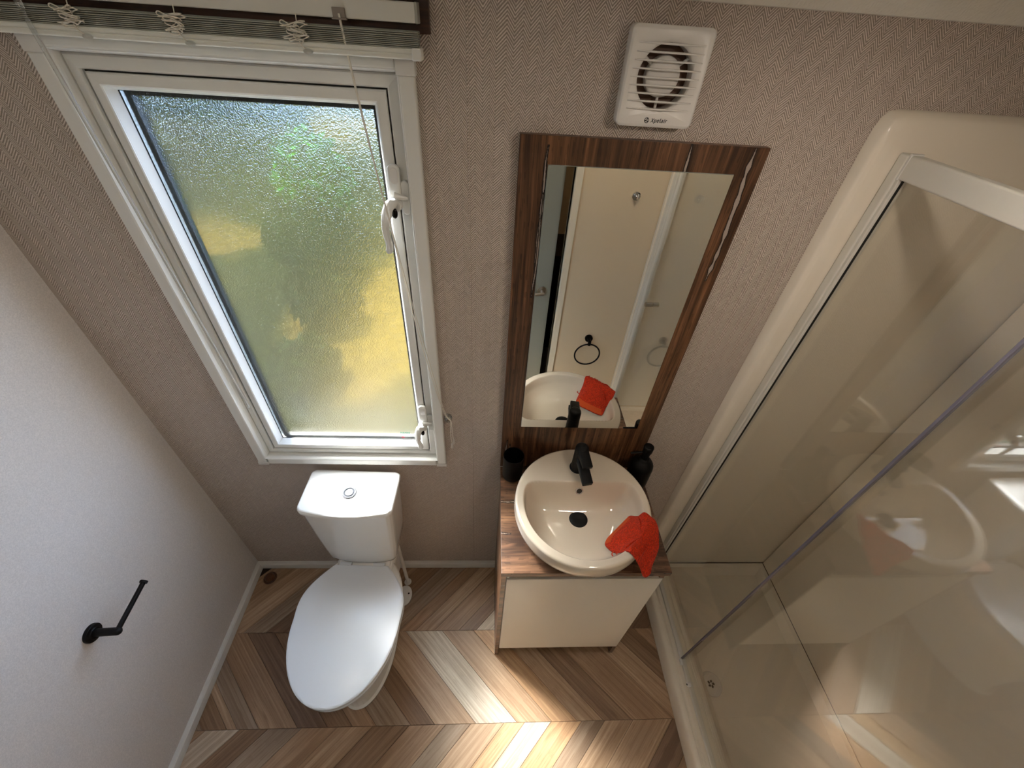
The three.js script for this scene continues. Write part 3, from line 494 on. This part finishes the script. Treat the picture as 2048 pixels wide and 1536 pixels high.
// round countertop basin with a D-shaped bowl
const BX = 0.334, BZ = 0.239, BR = 0.2165, RIM = 0.955;
function basinTop(x, z) {                            // height of the basin's upper surface, x and z from its centre
  const r = Math.hypot(x, z), dr = 0.189 - r, ds = z - (-0.0755), k = 0.03;
  const h = clamp(0.5 + 0.5 * (ds - dr) / k, 0, 1), d = lerp(ds, dr, h) - k * h * (1 - h);     // smooth minimum: inside the bowl > 0
  const depth = 0.094 * (1 - Math.pow(1 - clamp((d + 0.004) / 0.105, 0, 1), 3.6)) * sstep(-0.004, 0.01, d);
  const fall = 0.004 * clamp(1 - Math.hypot(x, z) / 0.15, 0, 1);
  return RIM - depth - (d > 0 ? fall * sstep(0, 0.08, d) : 0);
}
{
  const b = thing('basin', 'round white countertop basin with a deck for the tap', 'basin', [BX, 0, BZ]);
  const NR = 90, NA = 144, pos = [], idx = [];
  for (let i = 0; i <= NR; i++) for (let j = 0; j < NA; j++) {
    const r = (BR - 0.008) * Math.pow(i / NR, 0.75), a = j / NA * 2 * Math.PI, x = r * Math.cos(a), z = r * Math.sin(a); pos.push(x, basinTop(x, z), z);
  }
  const outer = [[BR - 0.004, RIM - 0.0012], [BR - 0.001, RIM - 0.004], [BR, RIM - 0.009], [BR + 0.0015, RIM - 0.022], [BR + 0.002, RIM - 0.036], [BR, RIM - 0.05], [BR - 0.008, RIM - 0.066], [BR - 0.024, RIM - 0.085], [BR - 0.05, RIM - 0.105], [BR - 0.062, 0.8412], [BR - 0.08, 0.8407]];
  for (const [r, y] of outer) for (let j = 0; j < NA; j++) { const a = j / NA * 2 * Math.PI; pos.push(r * Math.cos(a), y, r * Math.sin(a)); }
  const rows = NR + 1 + outer.length;
  for (let i = 0; i < rows - 1; i++) for (let j = 0; j < NA; j++) { const A = i * NA + j, B = i * NA + (j + 1) % NA, C = A + NA, D = B + NA; idx.push(A, B, C, B, D, C); }
  const g = new THREE.BufferGeometry(); g.setAttribute('position', new THREE.Float32BufferAttribute(pos, 3)); g.setIndex(idx); g.computeVertexNormals();
  mesh('bowl', g, basinCeramic, b);
  const wy = basinTop(0, 0.004);
  const wst = mesh('waste_plug', lathe([[0.0001, 0.0065], [0.02, 0.006], [0.028, 0.004], [0.031, 0.001], [0.0315, -0.004]], 44).translate(0, wy, 0.004), blackMatt, b); wst.userData.label = 'black round waste plug';
  const ox = 0.004, oz = -0.0655, oy = basinTop(ox, oz), e = 0.002;
  const on = V(-(basinTop(ox + e, oz) - basinTop(ox - e, oz)) / (2 * e), 1, -(basinTop(ox, oz + e) - basinTop(ox, oz - e)) / (2 * e)).normalize();
  const seat = (g, lift) => g.applyQuaternion(new THREE.Quaternion().setFromUnitVectors(V(0, 0, 1), on)).translate(ox + on.x * lift, oy + on.y * lift, oz + on.z * lift);
  const ov = mesh('overflow_ring', seat(new THREE.TorusGeometry(0.0112, 0.0022, 12, 36), 0.0008), chrome, b);
  mesh('overflow_void', seat(new THREE.CylinderGeometry(0.0105, 0.0105, 0.002, 30).rotateX(Math.PI / 2), 0.0004), std(0x2c2620, 0.6), ov);
}
{
  const t = thing('basin_tap', 'black single lever mixer tap standing on the basin deck', 'tap', [0.335, RIM, 0.1055], 0.16);
  mesh('base_ring', lathe([[0.0225, 0.006], [0.0255, 0.0045], [0.0268, 0.002], [0.0268, 0.0002]], 40), blackMatt, t);
  mesh('body', lathe([[0.0228, 0.004], [0.0222, 0.05], [0.022, 0.075]], 40), blackMatt, t);
  const barZ = (w, pts, bev) => extrudeZ(pts, -w / 2, w / 2, bev).rotateY(-Math.PI / 2);       // profile drawn in (z, y)
  mesh('spout', barZ(0.034, [[0, 0.035], [0.02, 0.045], [0.092, 0.026], [0.096, 0.042], [0.02, 0.068], [0, 0.072]], 0.003), blackMatt, t);
  const cap = mesh('cap', lathe([[0.022, 0.0765], [0.0222, 0.1], [0.0205, 0.1075], [0.015, 0.1115], [0.0001, 0.113]], 40), blackMatt, t);
  mesh('lever', barZ(0.033, [[0, 0.082], [0.066, 0.079], [0.068, 0.091], [0.01, 0.11], [0, 0.11]], 0.003), blackMatt, t);
  mesh('joint_line', new THREE.TorusGeometry(0.0212, 0.0009, 8, 40).rotateX(Math.PI / 2).translate(0, 0.0758, 0), std(0x000000, 0.6), t);
}
{ const c = thing('tumbler', 'black matt toothbrush tumbler left of the basin', 'tumbler', [0.1195, 0.8402, 0.0555]);
  mesh('cup', lathe([[0.0001, 0.0], [0.031, 0], [0.0345, 0.002], [0.0362, 0.007], [0.0365, 0.112], [0.0358, 0.1135], [0.0345, 0.1125], [0.034, 0.1], [0.0335, 0.008], [0.0001, 0.006]], 48), blackMatt, c); }
{ const s = thing('soap_dispenser', 'black pump soap dispenser right of the basin', 'dispenser', [0.5715, 0.8402, 0.078]);
  mesh('bottle', lathe([[0.0001, 0], [0.034, 0], [0.038, 0.003], [0.0405, 0.009], [0.041, 0.092], [0.039, 0.105], [0.033, 0.117], [0.0225, 0.126], [0.0165, 0.13], [0.016, 0.138], [0.0001, 0.138]], 48), blackMatt, s);
  const p = mesh('pump_head', lathe([[0.0001, 0.2], [0.013, 0.1995], [0.0165, 0.197], [0.0172, 0.193], [0.0165, 0.172], [0.0135, 0.166], [0.0125, 0.138]], 36), blackMatt, s);
  mesh('nozzle', rod([-0.008, 0.168, 0], [-0.056, 0.1655, 0.002], 0.0046, 14, 0.0036), blackMatt, p); }
{   // face cloth draped over the rim
  const o = [[0.495, 0.895, 0.253], [0.51, 0.928, 0.271], [0.527, 0.948, 0.281], [0.543, 0.964, 0.306], [0.551, 0.96, 0.324], [0.552, 0.95, 0.344], [0.549, 0.94, 0.364], [0.549, 0.925, 0.377], [0.538, 0.905, 0.398], [0.527, 0.885, 0.417], [0.523, 0.872, 0.43], [0.509, 0.868, 0.439], [0.501, 0.872, 0.437], [0.487, 0.9, 0.428], [0.467, 0.935, 0.423], [0.438, 0.964, 0.408], [0.431, 0.935, 0.394], [0.42, 0.905, 0.38], [0.412, 0.89, 0.367], [0.401, 0.876, 0.342], [0.408, 0.876, 0.326], [0.447, 0.88, 0.291], [0.487, 0.888, 0.258]].map((p) => V(...p));
  const curve = new THREE.CatmullRomCurve3(o, true, 'centripetal'), NA = 140, NR = 34, top = [], c0 = V(0.486, 0.967, 0.364);
  const edge = curve.getPoints(NA).slice(0, NA);
  for (let i = 0; i <= NR; i++) for (let j = 0; j < NA; j++) {
    const t = i / NR, e = edge[j], p = c0.clone().lerp(e, t);
    const x = p.x - BX, z = p.z - BZ, r = Math.hypot(x, z);
    p.y += 0.012 * Math.sin(Math.PI * Math.pow(t, 1.4)) * (e.y < 0.93 ? 1.3 : 0.4);
    const need = r < BR - 0.004 ? basinTop(x, z) + 0.005 : r < BR + 0.01 ? RIM - 0.05 * Math.max(0, (r - BR + 0.004) / 0.01) + 0.004 : 0.845;
    p.y = Math.max(p.y, need);
    if (r > BR - 0.01 && p.y < RIM + 0.003 && r < BR + 0.009) { const s = (BR + 0.009) / r; p.x = BX + x * s; p.z = BZ + z * s; }
    p.y += 0.0016 * (noise(p.x * 90, p.z * 90, 91) - 0.5) + 0.003 * Math.sin(p.x * 60 + p.z * 45);
    top.push(p);
  }
  const mk = (i0, i1) => { const pos = [], idx = [], n = (i1 - i0 + 1) * NA, th = 0.0045;
    for (const dy of [0, -th]) for (let i = i0; i <= i1; i++) for (let j = 0; j < NA; j++) { const p = top[i * NA + j]; pos.push(p.x, p.y + dy, p.z); }
    for (let i = 0; i < i1 - i0; i++) for (let j = 0; j < NA; j++) { const A = i * NA + j, B = i * NA + (j + 1) % NA, C = A + NA, D = B + NA; idx.push(A, B, C, B, D, C, n + A, n + C, n + B, n + B, n + C, n + D); }
    const l = (i1 - i0) * NA; for (let j = 0; j < NA; j++) { const A = l + j, B = l + (j + 1) % NA; idx.push(A, B, n + A, B, n + B, n + A); }
    const g = new THREE.BufferGeometry(); g.setAttribute('position', new THREE.Float32BufferAttribute(pos, 3));
    const uv = []; for (let i = 0; i < pos.length; i += 3) uv.push(pos[i], pos[i + 2]); g.setAttribute('uv', new THREE.Float32BufferAttribute(uv, 2));
    g.setIndex(idx); g.computeVertexNormals(); return g; };
  const terry = tex(256, 256, (u, v) => { const n = noise(u * 64, v * 64, 95, 64, 64), m = noise(u * 128, v * 128, 96, 128, 128), k = 0.62 + 0.5 * n * 0.7 + 0.25 * m; return [206 * k, 47 * k, 5 * k]; }, { repeat: [9, 9] });
  const terryB = tex(256, 256, (u, v) => { const n = 255 * (0.6 * noise(u * 64, v * 64, 95, 64, 64) + 0.4 * noise(u * 128, v * 128, 96, 128, 128)); return [n, n, n]; }, { srgb: false, repeat: [9, 9] });
  const f = thing('face_cloth', 'bright orange terry face cloth draped over the basin rim', 'cloth', [0, 0, 0]);
  mesh('terry_cloth', mk(0, NR), std(0xffffff, 0.95, { map: terry, bumpMap: terryB, bumpScale: 0.002 }), f);
  // woven border band and hanging loop on the inner edge
  const band = []; for (let j = 0; j < NA; j++) if (j / NA > 19 / 23 && j / NA < 22.6 / 23) band.push(j);
  { const pos = [], idx = []; band.forEach((j, k) => { for (const t of [1.004, 0.9]) { const e = top[NR * NA + j], q = top[Math.round(NR * 0.84) * NA + j]; const p = t > 1 ? e : q; pos.push(p.x, p.y + 0.0012, p.z); } if (k) { const a = 2 * k - 2; idx.push(a, a + 2, a + 1, a + 1, a + 2, a + 3); } });
    const g = new THREE.BufferGeometry(); g.setAttribute('position', new THREE.Float32BufferAttribute(pos, 3)); g.setIndex(idx); g.computeVertexNormals(); mesh('border_band', g, std(0xcc4a08, 0.8), f); }
  mesh('hanging_loop', tube([[0.416, 0.898, 0.374], [0.41, 0.896, 0.382], [0.413, 0.897, 0.39], [0.421, 0.901, 0.389], [0.423, 0.906, 0.382]], 0.0018, 24, 6), std(0xc83c08, 0.85), f);
}
// ---------------------------------------------------------------- extractor fan
{
  const f = thing('extractor_fan', 'white square extractor fan with slatted grille high on the wallpaper', 'fan', [0.3335, 2.0245, 0]);
  const fanWhite = std(0xe9e6e2, 0.35);
  mesh('body', extrudeZ(roundRect(-0.0745, 0.0745, -0.076, 0.076, 0.011, 8), 0.0005, 0.034, 0.005, [circle(0, 0.003, 0.05, 56)]), fanWhite, f);
  mesh('duct', new THREE.CylinderGeometry(0.0515, 0.0515, 0.002, 48).rotateX(Math.PI / 2).translate(0, 0.003, 0.004), std(0x5a4030, 0.6), f);
  mesh('duct_wall', new THREE.CylinderGeometry(0.0505, 0.0505, 0.024, 48, 1, true).rotateX(Math.PI / 2).translate(0, 0.003, 0.016), std(0x5a4636, 0.5), f);
  mesh('motor_cover', lathe([[0.0001, 0.024], [0.024, 0.0238], [0.0305, 0.022], [0.0322, 0.018], [0.0322, 0.005]], 44).rotateX(Math.PI / 2).translate(0, 0.003, 0), fanWhite, f);
  for (const a of [-90, 35, 145]) { const c = Math.cos(a * Math.PI / 180), s = Math.sin(a * Math.PI / 180); mesh('spoke', rod([0.028 * c, 0.003 + 0.028 * s, 0.017], [0.051 * c, 0.003 + 0.051 * s, 0.017], 0.0026, 10), fanWhite, f); }
  for (let i = 0; i < 9; i++) { const y = 0.051 - i * 0.0121, hw = 0.064 - 0.004 * Math.abs(i - 4) / 4; mesh('grille_slat', loft([-1, -0.86, -0.5, 0, 0.5, 0.86, 1].map((t) => { const b = 1 - t * t * 0.9, hh = 0.0009 + 0.0008 * b, dz = 0.0012 + 0.003 * b; return [[t * hw, y - hh, 0.0325], [t * hw, y - hh, 0.0335 + dz], [t * hw, y + hh, 0.0335 + dz], [t * hw, y + hh, 0.0325]]; }), { smooth: false }), fanWhite, f); }
  const ink = std(0x26262a, 0.6);
  mesh('brand_print', new TextGeometry('Xpelair', { font, size: 0.0066, depth: 0.0002 }).applyMatrix4(new THREE.Matrix4().set(1, 0.2, 0, 0, 0, 1, 0, 0, 0, 0, 1, 0, 0, 0, 0, 1)).translate(-0.0075, -0.0672, 0.0341), ink, f);
  mesh('brand_emblem', merge([new THREE.TorusGeometry(0.0042, 0.0006, 6, 28).scale(1, 1, 0.3), ...[0, 120, 240].map((d) => extrudeZ([[0, 0], [0.0016, 0.0012], [0.0018, 0.0032], [0, 0.0038], [-0.0008, 0.002]], 0, 0.0002).rotateZ(d * Math.PI / 180))]).translate(-0.0155, -0.0642, 0.0341), ink, f);
}
// ---------------------------------------------------------------- shower
{
  const s = thing('shower_surround', 'cream moulded shower wall liner behind the glass screen', 'shower wall', [0, 0, 0]);
  // back panel with a rounded, chamfered free edge on the wallpapered wall
  const prof = [[0.8, 0.0006], [0.8015, 0.006], [0.807, 0.02], [0.812, 0.027], [0.82, 0.0295], [0.84, 0.0285], [0.86, 0.0265], [1.47, 0.0255], [1.47, 0.0006]];
  const secs = [[0.0705, 1, 0], [1.94, 1, 0], [1.965, 1, 0.001], [1.985, 0.85, 0.006], [1.996, 0.5, 0.016], [2.0005, 0.06, 0.034]].map(([y, k, dx]) => prof.map(([x, z], i) => [i < 7 ? x + dx : x, y, z * k + 0.0003]));
  mesh('back_panel', loft(secs), grp, s);
  mesh('side_panel', rbox(1.452, 1.476, 0.0705, 2.0, 0.03, 1.14, 0.004), grp, s);
  mesh('end_panel', rbox(0.86, 1.451, 0.0775, 2.0, 1.14, 1.166, 0.004), grp, s);
  const tr = thing('shower_tray', 'cream low shower tray with a drain beneath the glass screen', 'shower tray', [0, 0, 0]);
  // kerb profile swept along z
  const kp = [[0.812, 0.0005], [0.8125, 0.03], [0.8215, 0.06], [0.826, 0.0655], [0.833, 0.068], [0.843, 0.069], [0.846, 0.0655], [0.852, 0.0655], [0.858, 0.0735], [0.9, 0.076], [0.915, 0.073], [0.924, 0.064], [0.936, 0.046], [0.95, 0.04], [0.955, 0.001]];
  mesh('kerb', toCreasedNormals(new THREE.ExtrudeGeometry(new THREE.Shape(kp.map(([x, y]) => new THREE.Vector2(x, y))), { depth: 1.112, bevelEnabled: false }).translate(0, 0, 0.031), 0.7), trayMat, tr);
  mesh('tray_floor', extrudeY(roundRect(0.945, 1.44, 0.033, 1.136, 0.02), 0.001, 0.041, 0.002), trayMat, tr);
  mesh('tray_upstand', ring(0.92, 1.4505, -1.138, -0.031, [[0, 0.041], [0, 0.07], [0.02, 0.07], [0.05, 0.042]]).rotateX(-Math.PI / 2), trayMat, tr);
  const dr = mesh('drain', lathe([[0.0001, 0.003], [0.013, 0.0035], [0.034, 0.0045], [0.036, 0.003], [0.042, 0.0035], [0.0445, 0.0022], [0.046, 0.0002]], 48).translate(0.99, 0.041, 0.532), chrome, tr);
  mesh('drain_slots', merge([0, 72, 144, 216, 288].map((d) => extrudeY([[0.004, -0.002], [0.011, -0.005], [0.0155, 0.001], [0.012, 0.005], [0.006, 0.003]], 0.0446, 0.0452).rotateY(d * Math.PI / 180).translate(0.99, 0, 0.532))), blackMatt, dr);

  const c = thing('shower_screen', 'white framed clear glass shower screen with a door', 'shower screen', [0, 0, 0]);
  const frameW = std(0xdfdcd4, 0.35);
  const X0 = 0.866, X1 = 0.894;
  const post = (z0, z1) => rbox(X0, X1, 0.0768, 1.931, z0, z1, 0.004);
  mesh('wall_post', merge([post(0.0275, 0.052), rbox(X0 + 0.004, X1 - 0.002, 0.078, 1.93, 0.05, 0.0595, 0.002)]), frameW, c);
  mesh('far_post', merge([post(1.105, 1.139), post(1.075, 1.1)]), frameW, c);
  mesh('top_rail', merge([rbox(X0 + 0.002, X1, 1.886, 1.931, 0.053, 1.105, 0.004)]), frameW, c);
  mesh('bottom_rail', merge([rbox(X0 + 0.006, X1 - 0.003, 0.0768, 0.09, 0.053, 1.105, 0.003)]), frameW, c);
  mesh('edge_gasket', rbox(X0 + 0.011, X0 + 0.016, 0.09, 1.887, 0.0595, 0.062, 0.0006), gasketBlack, c);
  mesh('frame_joint', rbox(X0 + 0.001, X1, 1.884, 1.934, 0.0515, 0.058, 0.002), whiteTrim, c);
  const glass = phys(0xfdfdfb, 0.02, { transmission: 1, thickness: 0, ior: 1.75 });
  mesh('fixed_glass', box(0.881, 0.885, 0.088, 1.888, 0.06, 0.472), glass, c);
  const door = mesh('door_glass', box(0.874, 0.879, 0.088, 1.888, 0.452, 1.075), glass, c); door.userData.label = 'clear glass door panel';
  mesh('door_seal', merge([rbox(0.8715, 0.8815, 0.089, 1.887, 0.4475, 0.4535, 0.0015)]), phys(0x8b8798, 0.15, { transmission: 0.35, thickness: 0.002 }), c);
  mesh('knob', merge([rod([0.84, 1.0, 0.962], [0.8735, 1.0, 0.962], 0.0125, 28), rod([0.8795, 1.0, 0.962], [0.91, 1.0, 0.962], 0.0125, 28)]), chrome, door);
  const rl = mesh('door_roller', merge([rod([0.861, 0.105, 0.545], [0.8735, 0.105, 0.545], 0.0085, 24)]), whitePlastic, door);
  mesh('roller_screw', rod([0.859, 0.105, 0.545], [0.8612, 0.105, 0.545], 0.0032, 14), blackMatt, rl);
  mesh('door_foot', rbox(0.862, 0.872, 0.0885, 0.1, 0.452, 0.475, 0.002), whitePlastic, door);
}
renderer.render(scene, camera);
